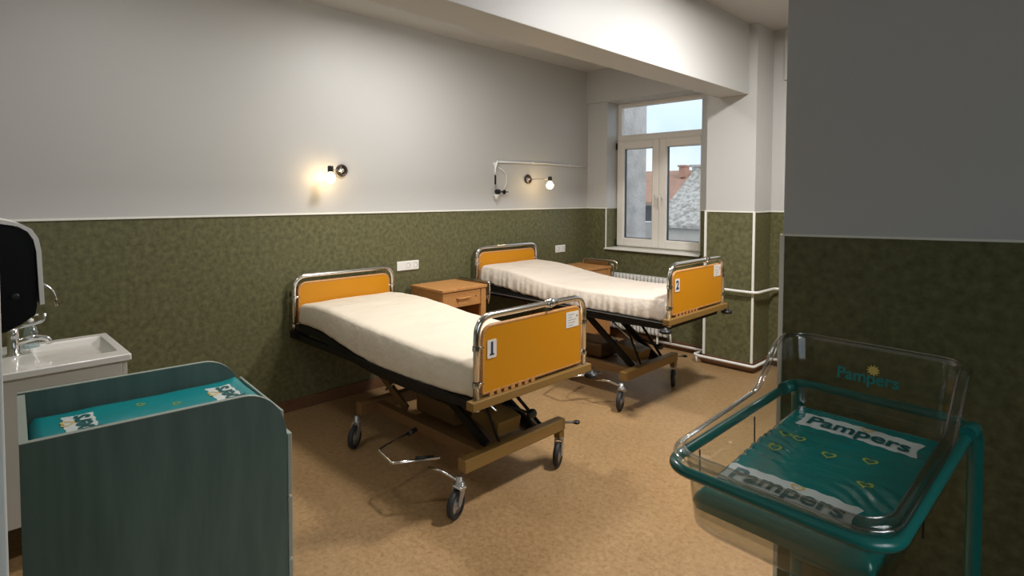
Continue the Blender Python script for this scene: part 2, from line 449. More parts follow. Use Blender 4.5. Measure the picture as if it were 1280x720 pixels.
def hospital_bed(y0, lift, xb, dx, label, number):
    """local frame: x from the wall, y across the bed (0-.86), z up"""
    W = .86
    root = thing('hospital_bed', label, 'bed', (0, y0, 0), group=None)
    XH, XF = .065, 2.05+dx
    yy = lambda u, v, w: Vector((w, u, v))
    zr = .555+lift
    # headboard and footboard
    for nm, X, ztop, pb in (('headboard', XH, 1.0+lift*.75, .60+lift), ('footboard', XF, 1.01+lift*.78, .632+lift)):
        pt = ztop-.052
        p = mk(nm, M['orange'], root, lambda b: prism(b, rrect(.048, W-.048, pb, pt, (.008, .008, .055, .055)), yy, X-.009, X+.009))
        mk('edge_banding', M['beech'], p, lambda b: tube(b, [(X, u, v) for u, v in rrect(.048, W-.048, pb, pt, (.008, .008, .055, .055))], .0105, 6, True))
        pts = fillet([(X, .012, zr-.0), (X, .012, ztop), (X, W-.012, ztop), (X, W-.012, zr)], .10, 8)
        mk('tube_rail', M['chrome'], root, lambda b: tube(b, pts, .0165, 16))
        for s in (.012, W-.012):
            for z in (pb+.05, ztop-.15):
                bm = bmesh.new()
                lathe(bm, [(0, -.02), (.010, -.02), (.010, .02), (0, .02)], (X, s+(.022 if s < .4 else -.022), z), 'y', 10)
                lathe(bm, [(.020, -.012), (.021, 0), (.020, .012)], (X, s, z), 'z', 16)
                obj('clamp', bm, M['chrome'], p)
    # clamp ring on the foot rail
    zt = 1.01+lift*.78
    mk('rail_joint', M['chrome'], root, lambda b: lathe(b, [(.017, -.04), (.021, -.036), (.021, -.014), (.024, -.012), (.024, .012), (.021, .014), (.021, .036), (.017, .04)], (XF, .56, zt), 'y', 18),
       lambda b: lathe(b, [(0, 0), (.008, 0), (.008, .03), (0, .032)], (XF, .53, zt-.012), 'x', 10))
    # number card and label card on the outside of the footboard
    xo = XF+.0095
    zc = .845+lift*.93
    c = mk('number_card', M['card'], root, lambda b: prism(b, rrect(.072, .134, zc-.045, zc+.045, .006), yy, xo, xo+.003))
    tb = text_bm(number, .085, .0030)
    remap(tb, lambda x, y, z: (xo+.0036+z, .103+x, zc+y)); 
    if number == '1': box(tb, xo+.0032, xo+.0040, .088, .118, zc-.031, zc-.024)
    obj('numeral', tb, M['ink'], c, False)
    zl = .895+lift*.93
    c = mk('label_card', M['card'], root, lambda b: prism(b, rrect(W-.185, W-.072, zl-.045, zl+.043, .002), yy, xo, xo+.002))
    bm = bmesh.new()
    for k, (a, e) in enumerate(((.02, .07), (.02, .05), (.015, .09), (.02, .08), (.02, .06))):
        box(bm, xo+.002, xo+.0026, W-.185+a, W-.185+e, zl+.026-k*.015, zl+.029-k*.015)
    box(bm, xo+.002, xo+.003, W-.093, W-.083, zl+.010, zl+.022)
    obj('printed_lines', bm, M['greyink'], c)
    # foot cross beam, head cross beam, side rails
    mk('foot_beam', M['ochre'], root, lambda b: box(b, XF-.022, XF+.030, -.036, W+.03, zr+.012, zr+.056, .005))
    for k in range(7):
        mk('slot', M['beech'], root, lambda b: box(b, XF-.004, XF+.0105, .09+k*.05, .118+k*.05, zr+.057, .6365+lift))
    mk('head_beam', M['blacksteel'], root, lambda b: box(b, XH-.03, XH+.02, -.01, W+.01, zr, zr+.05, .005))
    for s in (.02, W-.055):
        mk('side_rail', M['blacksteel'], root, lambda b: box(b, XH, XF-.028, s, s+.035, zr-.012, zr+.028, .003))
    if lift: mk('side_strip', M['steel'], root, lambda b: box(b, XH+.03, XF-.04, .012, .019, zr+.012, zr+.018))
    # corner bumpers
    for X, s in (((XF+.02, -.035),) if lift else ())+((XF+.02, W+.03),):
        mk('bumper', M['black'], root, lambda b: lathe(b, [(0, -.038), (.02, -.040), (.042, -.032), (.044, -.018), (.03, -.008), (.012, -.004), (.012, .004), (0, .004)], (X-.01, s+(.03 if s > 0 else -.02)*.8, zr), 'z', 20))
    # base
    base = mk('base_frame', M['brownsteel'], root,
              lambda b: box(b, xb-1.09, xb-1.03, .06, .80, .195, .275, .005),
              lambda b: box(b, xb-1.06, xb, .17, .225, .20, .26, .004), lambda b: box(b, xb-1.06, xb, .635, .69, .20, .26, .004))
    mk('base_cross_beam', M['ochre'], root, lambda b: box(b, xb-.03, xb+.03, .02, .80, .208, .275, .006),
       lambda b: box(b, xb-.022, xb+.022, .755, .80, .158, .205, .003))
    mk('base_pan', M['brownsteel'], root, lambda b: box(b, xb-.75, xb-.1, .24, .62, .205, .225, .004))
    for cx, cy, ang in ((xb, .005, -1.24), (xb, .78, -1.12), (xb-1.06, .05, -1.0), (xb-1.06, .80, -1.4)):
        castor(root, cx, cy, .195, ang)
    # lifting arms
    zd = zr+.0
    for s in (.25, .60):
        mk('lifting_arm', M['blacksteel'], root, lambda b: bar(b, (xb-.06, s, .255), (xb-.62, s, zd), .022, .05))
        mk('lifting_arm', M['brownsteel'], root, lambda b: bar(b, (xb-.80, s, .255), (xb-1.36, s, zd), .022, .05))
        mk('deck_bracket', M['blacksteel'], root, lambda b: bar(b, (xb-.62, s, zd-.02), (xb-1.40, s, zd-.0), .03, .04))
    mk('stay_rod', M['blacksteel'], root, lambda b: tube(b, [(xb-.05, .66, .26), (xb-.28, .52, zr-.0)], .011, 8))
    mk('stay_rod', M['blacksteel'], root, lambda b: tube(b, [(xb-.02, .30, .27), (xb-.25, .34, zr)], .008, 8))
    mk('hydraulic_box', M['ochre'], root, lambda b: box(b, -.11, .11, -.09, .09, -.045, .045, .008, mtx=Matrix.Translation((xb-.17, .42, .335)) @ Matrix.Rotation(.25, 4, 'Y')))
    mk('gas_strut', M['chrome'], root, lambda b: tube(b, [(xb-.10, .36, .40), (xb-.52, .36, zr-.01)], .009, 10))
    mk('gas_strut', M['chrome'], root, lambda b: tube(b, [(xb-.62, .10, zr-.02), (xb-.80, .10, zr-.14)], .008, 10))
    mk('motor_housing', M['brownsteel'], root, lambda b: box(b, xb-.78, xb-.40, .30, .56, .235, .36, .02))
    # knob lever, pedals, brakes
    lv = mk('crank_lever', M['blacksteel'], root, lambda b: tube(b, [(xb-.06, .36, .455), (xb+.03, .49, .39)], .008, 10))
    mk('knob', M['black'], lv, lambda b: lathe(b, [(0, -.03), (.015, -.03), (.024, -.015), (.026, 0), (.022, .018), (.010, .027), (0, .028)], (xb+.035, .50, .388), 'y', 16))
    pd = mk('foot_pedal', M['chrome'], root, lambda b: tube(b, fillet([(xb-.52, .08, .245), (xb-.46, -.17, .235), (xb-.30, -.19, .225), (xb-.16, .01, .235)], .015, 4), .0085, 10))
    for p0, p1 in (((xb-.52, .115, .246), (xb-.505, .055, .244)), ((xb-.245, -.085, .23), (xb-.185, -.01, .234))):
        mk('pedal_grip', M['black'], pd, lambda b: tube(b, [p0, p1], .014, 10))
    mk('brake_lever', M['chrome'], root, lambda b: tube(b, fillet([(xb-.20, -.04, .185), (xb-.10, -.03, .20), (xb-.0, -.0, .175), (xb+.04, -.0, .155)], .02, 3), .009, 10),
       lambda b: box(b, xb-.01, xb+.05, -.03, .012, .148, .160, .004))
    p2 = mk('brake_pedal', M['steel'], root, lambda b: tube(b, [(xb, .79, .245), (xb+.045, .87, .235)], .008, 8))
    mk('pedal_pad', M['black'], p2, lambda b: lathe(b, [(0, -.008), (.02, -.006), (.02, .006), (0, .008)], (xb+.05, .88, .235), 'z', 12))
    p3 = mk('release_pedal', M['chrome'], root, lambda b: tube(b, [(xb+.0, .02, zr-.14), (xb+.02, -.0, zr-.14)], .008, 8)) if False else None
    return root

def mattress(y0, xf, top, bot, m, label, gather):
    root_m = bmesh.new()
    N = 170; loops = []
    x0, x1 = .085, xf
    for i in range(N+1):
        u = i/N; x = x0+(x1-x0)*u
        zt, zb = smooth(top, x), smooth(bot, x)
        e = min(u, 1-u)*(x1-x0)
        sh = 0 if e > .05 else (1-math.sqrt(max(0, 1-((.05-e)/.05)**2)))*.035      # round the end edges
        L = []
        ya, yb = .025+sh*.6, .835-sh*.6
        prof = rrect(ya, yb, zb+sh*.5, zt-sh, (.03, .03, .05, .05), 5)
        # subdivide long sides
        full = []
        for k, p in enumerate(prof):
            q = prof[(k+1) % len(prof)]
            full.append(p)
            d = math.hypot(q[0]-p[0], q[1]-p[1])
            n = 26 if d > .3 else (3 if d > .05 else 1)
            for j in range(1, n): full.append((p[0]+(q[0]-p[0])*j/n, p[1]+(q[1]-p[1])*j/n))
        for (y, z) in full:
            h = (z-zb)/(zt-zb)
            w = noise.noise(Vector((x*3.1, y*5, y0)))*.010 + noise.noise(Vector((x*9, y*4, 3+y0)))*.004
            if h > .9: z += w*.8
            side = 1 if y < .1 else (-1 if y > .76 else 0)
            if side and h < .85:
                g = math.sin(x*95+z*80+noise.noise(Vector((x*6, z*8, 1)))*6)*gather*(1-abs(h-.4))
                y -= side*(g+w*.5)
                if h < .15: z += math.sin(x*34+noise.noise(Vector((x*5, 0, 2)))*5)*gather*1.0
            L.append(Vector((x, y, z)))
        loops.append(L)
    loft(root_m, loops)
    o = obj('mattress', root_m, m)
    o.location = (0, y0, 0)
    return tag(o, label, 'mattress')

def deck(parent, xf, bot):
    bm = bmesh.new(); loops = []
    for i in range(31):
        x = .09+(xf-.09)*i/30; z = smooth(bot, x)
        loops.append([Vector((x, .028, z-.052)), Vector((x, .832, z-.052)), Vector((x, .832, z-.002)), Vector((x, .028, z-.002))])
    loft(bm, loops, smooth=False)
    obj('mattress_deck', bm, M['blacksteel'], parent)

top1 = [(.08, .805), (.4, .825), (.8, .805), (1.2, .775), (1.6, .762), (2.02, .765)]
bot1 = [(.08, .655), (.35, .668), (.6, .635), (.8, .598), (1.15, .566), (1.55, .566), (2.02, .60)]
top2 = [(.08, .935), (.4, .935), (.7, .895), (1.0, .853), (1.5, .85), (2.05, .868)]
bot2 = [(.08, .782), (.5, .742), (.8, .71), (1.1, .694), (1.6, .69), (2.05, .702)]
b1 = hospital_bed(1.80, 0, 1.93, 0, 'hospital bed nearer the camera, orange footboard numbered 1, pushed head first to green wall', '1')
mattress(1.80, 2.032, top1, bot1, M['sheet'], 'smooth cream sheeted mattress on the nearer bed', .0012)
deck(b1, 2.02, bot1)
b2 = hospital_bed(3.57, .128, 1.70, .03, 'raised hospital bed by the window, orange footboard numbered 2, beyond the nearer bed', '2')
mattress(3.57, 2.06, top2, bot2, M['sheet2'], 'cream mattress with gathered crinkled sheet sides on the bed by the window', .0045)
deck(b2, 2.05, bot2)

# ------------------------------------------------------------------ nightstands
def nightstand(x, y, label):
    t = thing('nightstand', label, 'nightstand', (x, y, 0), group=None)
    w, d, h = .47, .43, .83
    mk('top', M['beech'], t, lambda b: box(b, 0, d+.012, -.008, w+.008, h-.024, h, .004))
    for s in (0, w-.02):
        mk('side_panel', M['beech'], t, lambda b: box(b, 0, d-.01, s, s+.02, .08, h-.024, .002))
    mk('back_panel', M['beech'], t, lambda b: box(b, 0, .012, .02, w-.02, .10, h-.024))
    mk('shelf', M['beech'], t, lambda b: box(b, .012, d-.02, .02, w-.02, .52, .538))
    mk('bottom_board', M['beech'], t, lambda b: box(b, .012, d-.02, .02, w-.02, .10, .118))
    dr = mk('drawer', M['beech'], t, lambda b: box(b, d-.02, d, .004, w-.06, .672, h-.03, .003), lambda b: box(b, .05, d-.02, .03, w-.07, .69, .77))
    mk('handle', M['beech'], dr, lambda b: tube(b, fillet([(d, .15, .745), (d+.028, .155, .748), (d+.028, .275, .748), (d, .28, .745)], .012, 3), .008, 10))
    mk('keyhole', M['blacksteel'], dr, lambda b: lathe(b, [(0, 0), (.006, 0), (.006, .002), (0, .002)], (d, .355, .745), 'x', 12))
    mk('door', M['beech'], t, lambda b: box(b, d-.02, d-.002, .006, w-.06, .125, .515, .003))
    mk('post', M['beech'], t, lambda b: box(b, d-.03, d+.004, w-.055, w, .08, h-.026, .003))
    # folded side flap with its metal bracket
    fl = mk('folded_flap', M['brownsteel'], t, lambda b: box(b, .02, d, w+.014, w+.030, h-.10, h+.008, .004))
    mk('bracket', M['chrome'], fl, lambda b: tube(b, fillet([(.05, w+.024, h+.018), (d+.02, w+.024, h+.018), (d+.028, w+.022, h-.09), (d+.01, w+.02, h-.17)], .02, 4), .007, 8),
       lambda b: box(b, d, d+.012, w+.004, w+.03, h-.13, h-.10, .002))
    for a in (.04, d-.05):
        for s in (.03, w-.03):
            mk('foot', M['black'], t, lambda b: lathe(b, [(0, 0), (.014, 0), (.022, .012), (.022, .04), (.010, .05), (.010, .085), (0, .085)], (a, s, 0), 'z', 12))
    return t
nightstand(.055, 2.845, 'beech bedside cabinet with drawer handle showing, between the two beds')
n2 = nightstand(.055, 4.69, 'beech bedside cabinet in the far corner, between the window bed and the radiator')
# the far one also has a dark raised rail along its right edge
mk('top_rail', M['brownsteel'], n2, lambda b: box(b, .08, .40, .455, .468, .832, .875, .004))
mk('rail_tube', M['chrome'], n2, lambda b: tube(b, fillet([(.06, .475, .83), (.06, .475, .888), (.47, .475, .888), (.52, .475, .87), (.50, .475, .80)], .03, 5), .009, 10))

# ------------------------------------------------------------------ wall lamps
def wall_lamp(my, mz, bx, by, label):
    t = thing('wall_lamp', label, 'lamp', (0, my, mz), group=None)
    p = mk('mounting_plate', M['bronze'], t, lambda b: lathe(b, [(0, 0), (.046, 0), (.048, .012), (.046, .02), (.036, .022), (.034, .016), (.0, .016)], (0, 0, 0), 'x', 28))
    mk('plate_disc', M['chrome'], p, lambda b: lathe(b, [(0, .03), (.012, .028), (.014, .020), (.033, .018), (.033, .015)], (0, 0, 0), 'x', 24))
    q = (bx, by-my, 0)
    mk('arm', M['steel'], t, lambda b: tube(b, [(.02, 0, 0), (bx, by-my, .0)], .0038, 8))
    mk('socket', M['black'], t, lambda b: lathe(b, [(0, .026), (.018, .026), (.021, .018), (.021, -.018), (.018, -.022), (0, -.022)], q, 'z', 18))
    prof = [(.013, -.020), (.014, -.028)] + [(.036*math.sin(a), -.062-.036*math.cos(a)*-1) for a in ()]
    for k in range(1, 11):
        a = .38+(PI-.38)*k/10
        prof.append((max(0, .036*math.sin(a)), -.066+.036*math.cos(a)))
    prof[-1] = (0, prof[-1][1])
    mk('bulb', M['bulb'], t, lambda b: lathe(b, prof, q, 'z', 20))
    return t
wall_lamp(2.229, 1.785, .125, 2.075, 'lit bare bulb wall lamp above the nearer bed, bulb left of its round plate')
wall_lamp(4.35, 1.763, .22, 4.455, 'lit bare bulb wall lamp near the window, bulb right of its round plate')

# gas outlet and conduit on the white wall
t = thing('gas_outlet', 'small wall valve fitting with looped tube left of the far wall lamp', 'wall fitting', (0, 3.88, 1.62))
mk('elbow', M['white'], t, lambda b: tube(b, fillet([(.0, .02, .31), (.03, .01, .31), (.03, -.02, .25), (.03, -.025, .18)], .02, 4), .010, 10), lambda b: lathe(b, [(0, 0), (.028, 0), (.026, .015), (0, .016)], (0, .0, .275), 'x', 18))
mk('lever', M['blacksteel'], t, lambda b: box(b, .028, .042, -.032, -.018, .08, .17, .003))
mk('looped_tube', M['white'], t, lambda b: tube(b, fillet([(.02, .03, .25), (.03, .12, .21), (.03, .14, .10), (.02, .10, .03)], .06, 6), .0045, 8))
mk('valve', M['blacksteel'], t, lambda b: lathe(b, [(0, 0), (.022, 0), (.025, .02), (.022, .045), (0, .048)], (0, .02, .01), 'x', 18), lambda b: tube(b, [(.025, .03, .01), (.03, .16, .008)], [.009, .004], 8), lambda b: lathe(b, [(0, -.006), (.022, -.004), (.022, .004), (0, .006)], (.028, .105, .008), 'y', 14))
mk('cup', M['white'], t, lambda b: lathe(b, [(0, -.07), (.012, -.07), (.026, -.03), (.030, -.02), (.027, -.018), (0, -.03)], (.032, -.01, -.0), 'z', 16))
tag(mk('conduit', M['white'], None, lambda b: tube(b, [(.011, 3.92, 1.925), (.011, 4.6, 1.935), (.011, 5.2, 1.925), (.011, 5.34, 1.93)], .009, 10), lambda b: box(b, 0, .014, 4.42, 4.44, 1.920, 1.950), lambda b: box(b, 0, .014, 5.02, 5.04, 1.915, 1.945)),
    'thin white conduit running along the upper wall to the window corner', 'pipe')

def sockets(y0, y1, zc, n, blank, label):
    t = thing('wall_socket', label, 'socket', (0, (y0+y1)/2, zc), group=None)
    w = (y1-y0)/2
    mk('plate', M['white'], t, lambda b: box(b, 0, .011, -w, w, -.04, .04, .004))
    for k in range(n):
        if k < blank: continue
        c = -w+(k+.5)*2*w/n
        o = mk('outlet', M['greyink'], t, lambda b: lathe(b, [(.023, .0115), (.021, .0112), (.019, .003), (0, .003)], (.001, c, 0), 'x', 22))
        mk('pin_hole', M['black'], o, lambda b: lathe(b, [(0, 0), (.009, 0), (.009, .001), (0, .001)], (.0035, c-.0, 0), 'x', 10))
sockets(2.735, 2.958, .99, 3, 1, 'white triple wall socket above the cabinet between the beds')
sockets(4.80, 4.965, 1.003, 2, 0, 'white double wall socket above the far bedside cabinet')

# ------------------------------------------------------------------ radiator and pipes
t = thing('radiator', 'white column radiator under the window behind the far bed', 'radiator', (.22, 5.30, 0))
n = 20
for k in range(n):
    cx = .022+k*.0445
    mk('radiator_column', M['rad'], t, lambda b: prism(b, rrect(-.04, .04, .13, .745, .02, 3), lambda u, v, w: Vector((w, u, v)), cx-.011, cx+.011),
       lambda b: box(b, cx-.016, cx+.016, -.043, -.03, .15, .73, .004))
mk('header_tube', M['rad'], t, lambda b: tube(b, [(0, 0, .70), (.89, 0, .70)], .02, 12), lambda b: tube(b, [(0, 0, .17), (.89, 0, .17)], .02, 12))
mk('valve', M['black'], t, lambda b: lathe(b, [(0, -.05), (.018, -.05), (.022, -.03), (.022, 0), (0, 0)], (-.0, -.01, .73), 'x', 14))
for a in (.12, .77):
    mk('bracket', M['rad'], t, lambda b: box(b, a, a+.03, .03, .08, .64, .70), lambda b: tube(b, [(a, 0, 0), (a, 0, .14)], .012, 8))
pr_ = .011
pl = [(.93, 5.33, .06), (1.50, 5.33, .06), (1.50, 5.105, .075), (1.55, 5.095, .07), (2.075, 5.095, .07), (2.08, 5.48, .07), (3.2, 5.48, .07)]
tag(mk('heating_pipe', M['rad'], None, lambda b: tube(b, fillet(pl, .035, 4), .0125, 12), lambda b: tube(b, [(1.53, 5.10, .0), (1.53, 5.10, .075)], .011, 10), lambda b: tube(b, [(1.13, 5.33, .06), (1.13, 5.31, .17), (1.09, 5.30, .17)], .011, 10)),
    'white heating pipe near the floor along the foot of the pillar', 'pipe')
tag(mk('heating_pipe', M['rad'], None, lambda b: tube(b, fillet([(1.12, 5.30, .70), (1.3, 5.30, .735), (1.50, 5.30, .735), (1.50, 5.10, .735), (2.03, 5.10, .735), (2.085, 5.13, .735), (2.10, 5.48, .735), (3.2, 5.48, .735)], .05, 5), .0125, 12)),
    'white heating pipe crossing the pillar at mid height of the green covering', 'pipe')

# ------------------------------------------------------------------ wash basin corner
t = thing('wash_basin', 'white ceramic basin on white cabinet in the left corner', 'sink', (0, 0, 0))
X0, X1, Y0, Y1, ZT = .405, .965, .04, .628, .855
bm = bmesh.new()
def rr(x0, x1, y0, y1, r, z): return [Vector((a, b_, z)) for a, b_ in rrect(x0, x1, y0, y1, r, 3)]
loft(bm, [rr(X0+.01, X1-.01, Y0, Y1-.01, .004, ZT-.035), rr(X0, X1, Y0, Y1, .006, ZT-.028), rr(X0, X1, Y0, Y1, .008, ZT-.004), rr(X0+.004, X1-.004, Y0+.001, Y1-.004, .008, ZT),
          rr(.462, .868, .30, .592, .018, ZT), rr(.47, .86, .312, .584, .018, ZT-.008), rr(.50, .82, .335, .47, .03, ZT-.105)], smooth=False)
for q in bm.faces: q.smooth = False
obj('basin', bm, M['ceramic'], t)
cab = mk('cabinet', M['lacquer'], t, lambda b: box(b, X0+.02, X1-.012, Y0, Y1-.035, .19, ZT-.034, .002))
mk('door', M['lacquer'], cab, lambda b: box(b, X0+.022, X1-.014, Y1-.034, Y1-.016, .195, ZT-.036, .002))
mk('leg_frame', M['blacksteel'], t, *[(lambda b, a=a, c=c: box(b, a, a+.04, c, c+.04, 0, .19)) for a in (X0+.05, X1-.10) for c in (Y0+.05, Y1-.12)])
mk('drain', M['chrome'], t, lambda b: lathe(b, [(0, .004), (.02, .004), (.024, 0)], (.66, .40, ZT-.104), 'z', 18))
fa = mk('faucet', M['chrome'], t, lambda b: lathe(b, [(0, 0), (.030, 0), (.028, .008), (.023, .012), (.022, .09), (.024, .10), (.020, .125), (0, .13)], (.64, .235, ZT), 'z', 22),
        lambda b: tube(b, fillet([(.64, .24, ZT+.055), (.64, .31, ZT+.075), (.64, .36, ZT+.06), (.64, .365, ZT+.035)], .02, 4), [.016]*4+[.013]*8, 12))
mk('lever', M['chrome'], fa, lambda b: tube(b, fillet([(.64, .235, ZT+.125), (.64, .30, ZT+.135), (.64, .345, ZT+.145), (.64, .35, ZT+.18)], .015, 3), .007, 10))
s = thing('soap_bottle', 'pale blue translucent bottle standing behind the faucet', 'bottle', (.50, .31, .855))
mk('body', M['bottle'], s, lambda b: lathe(b, [(0, 0), (.032, 0), (.034, .006), (.033, .07), (.026, .095), (.012, .115), (.011, .125), (0, .125)], (0, 0, .001), 'z', 20))
mk('pump', M['white'], s, lambda b: lathe(b, [(0, 0), (.012, 0), (.012, .012), (.004, .014), (.004, .03), (0, .03)], (0, 0, .124), 'z', 12), lambda b: box(b, -.006, .006, -.012, .03, .15, .158, .002))

t = thing('towel_dispenser', 'black paper towel dispenser with white curved front on the near wall', 'dispenser', (1.6, .035, 1.19))
yz = lambda u, v, w: Vector((w, u-.035, v-1.19))
body = [(.036, 1.20), (.09, 1.192), (.135, 1.200), (.165, 1.215), (.200, 1.240), (.205, 1.27), (.200, 1.455), (.188, 1.484), (.165, 1.500), (.12, 1.510), (.036, 1.518)]
mk('body', M['blackgloss'], t, lambda b: prism(b, body, yz, 0, .30))
outer = [(.036, 1.534), (.10, 1.528), (.135, 1.523), (.172, 1.512), (.197, 1.495), (.212, 1.466), (.2175, 1.43), (.222, 1.27)]
inner = [(.211, 1.27), (.206, 1.43), (.200, 1.463), (.187, 1.488), (.165, 1.504), (.12, 1.514), (.036, 1.523)]
mk('front_shell', M['white'], t, lambda b: prism(b, outer+inner, yz, -.004, .305))
mk('side_latch', M['black'], t, lambda b: lathe(b, [(0, 0), (.012, 0), (.010, .004), (0, .004)], (.30, .12, .11), 'x', 14))
t = thing('soap_dispenser', 'wall soap dispenser with thin curved chrome lever showing behind the towel dispenser', 'dispenser', (1.2, .035, 1.12))
mk('body', M['white'], t, lambda b: box(b, -.05, .05, 0, .11, .0, .24, .02))
mk('lever', M['chrome'], t, lambda b: tube(b, fillet([(0, .09, .14), (0, .235, .137), (0, .283, .10), (0, .298, .03)], .06, 6), .0065, 10))

# ------------------------------------------------------------------ changing table
t = thing('changing_table', 'dark teal stained baby changing unit with rounded side panels, beside the wash basin', 'changing table', (2.105, .14, 0), math.radians(-4))
WX = .53           # local x from -WX to 0
prof = [(0, .02), (.70, .02), (.70, .765)] + [(.70-.14+.14*math.cos(a), .765+.165*math.sin(a)) for a in [PI/2*k/12 for k in range(1, 13)]] + [(0, .932)]
sp = lambda u, v, w: Vector((w, u, v))
for a, b_ in ((-.019, 0), (-WX, -WX+.019)):
    p = mk('side_panel', M['tealwood'], t, lambda b: prism(b, prof, sp, a, b_))
    edge = prof[2:]
    mk('edge_banding', M['edge'], p, lambda b: loft(b, [[Vector((w, u*1.0+du*.0008, v+.0008)) for w, du in ((a, 0), (b_, 0))]+[Vector((w, u, v-.0015)) for w in (b_, a)] for u, v in edge], smooth=False))
mk('back_panel', M['tealwood'], t, lambda b: box(b, -WX+.019, -.019, 0, .018, .05, .925))
mk('edge_strip', M['edge'], t, lambda b: box(b, -WX+.019, -.019, -.001, .019, .925, .927))
mk('top_board', M['tealwood'], t, lambda b: box(b, -WX+.019, -.019, .018, .695, .775, .795))
mk('front_board', M['edge'], t, lambda b: box(b, -WX+.02, -.02, .690, .698, .795, .846, .002))
mk('bottom_board', M['tealwood'], t, lambda b: box(b, -WX+.019, -.019, .018, .695, .06, .08))
for k in range(3):
    d_ = mk('drawer', M['edge'], t, lambda b: box(b, -WX+.002, -.002, .703, .719, .10+k*.225, .317+k*.225, .003), lambda b: box(b, -WX+.03, -.03, .10, .704, .12+k*.225, .28+k*.225))
    mk('handle', M['chrome'], d_, lambda b: tube(b, fillet([(-.36, .718, .24+k*.225), (-.36, .742, .24+k*.225), (-.17, .742, .24+k*.225), (-.17, .718, .24+k*.225)], .01, 3), .005, 8))

def heart_ring(size, w):
    pts = []
    for k in range(28):
        a = 2*PI*k/28
        pts.append((.0625*16*math.sin(a)**3*size/2, .0625*(13*math.cos(a)-5*math.cos(2*a)-2*math.cos(3*a)-math.cos(4*a))*size/2))
    cx = sum(p[0] for p in pts)/28; cy = sum(p[1] for p in pts)/28
    return pts, [(cx+(x-cx)*(1-w), cy+(y-cy)*(1-w)) for x, y in pts]
def put_heart(parent, f_, u, v, size, rot, m, solid=False):
    bm = bmesh.new(); o_, i_ = heart_ring(size, .38)
    c, s_ = math.cos(rot), math.sin(rot)
    def T(p, h): x, y = p; return f_(u+x*c-y*s_, v+x*s_+y*c, h)
    if solid:
        bm.faces.new([bm.verts.new(T(p, .0014)) for p in o_])
    else:
        A = [bm.verts.new(T(p, .0012)) for p in o_]; B = [bm.verts.new(T(p, .0012)) for p in i_]
        for k in range(28): bm.faces.new((A[k], A[(k+1) % 28], B[(k+1) % 28], B[k]))
    obj('heart_print', bm, m, parent, False)
def put_banner(parent, f_, u, v, w, h, rot, tsize, bend=.0):
    """white torn banner with the printed word; text runs along rotated u axis"""
    c, s_ = math.cos(rot), math.sin(rot)
    T = lambda x, y, k: f_(u+x*c-y*s_, v+x*s_+y*c, k)
    bm = bmesh.new(); N = 24; rows = 5; G = []
    for i in range(N+1):
        x = -w/2+w*i/N
        cur = bend*(1-(2*x/w)**2)
        hh = h/2*(1+.06*math.sin(i*1.7))
        G.append([])
        for j in range(rows+1):
            yj = -hh+2*hh*j/rows
            xx = x
            if i == 0: xx += .010*(1-abs(2*j/rows-1)) 
            if i == N: xx -= .012*(1-abs(2*j/rows-1))
            G[-1].append(bm.verts.new(T(xx, yj+cur, .0012)))
    for i in range(N):
        for j in range(rows):
            q = bm.faces.new((G[i][j], G[i+1][j], G[i+1][j+1], G[i][j+1])); q.smooth = True
    b_ = obj('banner_print', bm, M['print_w'], parent, False)
    tb = text_bm('Pampers', tsize, tsize*.026, 0, space=1.02)
    remap(tb, lambda x, y, z: T(x, y+bend*(1-(2*x/w)**2)*1.0-.004, .0034), .008)
    obj('lettering', tb, M['print_t'], b_, False)
    return b_, T

# changing mat
mt = Matrix.Translation((2.105, .14, 0)) @ Matrix.Rotation(math.radians(-4), 4, 'Z')
cm = thing('changing_mat', 'teal padded mat with two white printed bands lying in the changing unit', 'mat', mt.to_translation(), math.radians(-4))
def cmh(u, v):      # u: across x (-.505..-.025) v: along y (.025...575)
    eu = min(u+.507, -.023-u); ev = min(v-.022, .687-v)
    e = min(max(eu, 0), max(ev, 0)); r = .03
    k = math.sqrt(max(0, 1-((r-min(e, r))/r)**2))
    rise = .010*max(0, (v-.60)/.075)**1.5 if v > .6 else 0
    return .822+.026*k + rise + noise.noise(Vector((u*9, v*9, 4)))*.003
cf = lambda u, v, h=0: Vector((u, v, cmh(u, v)+h))
bm = bmesh.new()
NU, NV = 26, 34
G = [[bm.verts.new(cf(-.507+.484*i/NU, .022+.665*j/NV)) for j in range(NV+1)] for i in range(NU+1)]
for i in range(NU):
    for j in range(NV):
        q = bm.faces.new((G[i][j], G[i+1][j], G[i+1][j+1], G[i][j+1])); q.smooth = True
Bv = [[bm.verts.new((G[i][j].co.x, G[i][j].co.y, .797)) for j in (0, NV)] for i in (0, NU)]
rim = [G[i][0] for i in range(NU+1)]+[G[NU][j] for j in range(1, NV+1)]+[G[i][NV] for i in range(NU-1, -1, -1)]+[G[0][j] for j in range(NV-1, 0, -1)]
low = [bm.verts.new((v.co.x, v.co.y, .797)) for v in rim]
for k in range(len(rim)): bm.faces.new((rim[k], rim[(k+1) % len(rim)], low[(k+1) % len(rim)], low[k]))
for r_ in Bv:
    for v in r_: bm.verts.remove(v)
bm.faces.new(low[::-1])
pad = obj('pad', bm, M['vinyl2'], cm)
for v0 in (.15, .585):
    b_, T = put_banner(pad, cf, -.255, v0, .345, .085, PI, .088, -.004)
    put_heart(b_, lambda x, y, h: cf(x, y, h+.001), -.35, v0-.030, .05, PI, M['print_gold'])
for u, v in ((-.40, .33), (-.25, .30), (-.15, .36), (-.33, .43)):
    put_heart(pad, cf, u, v, .035, PI, M['print_y'])

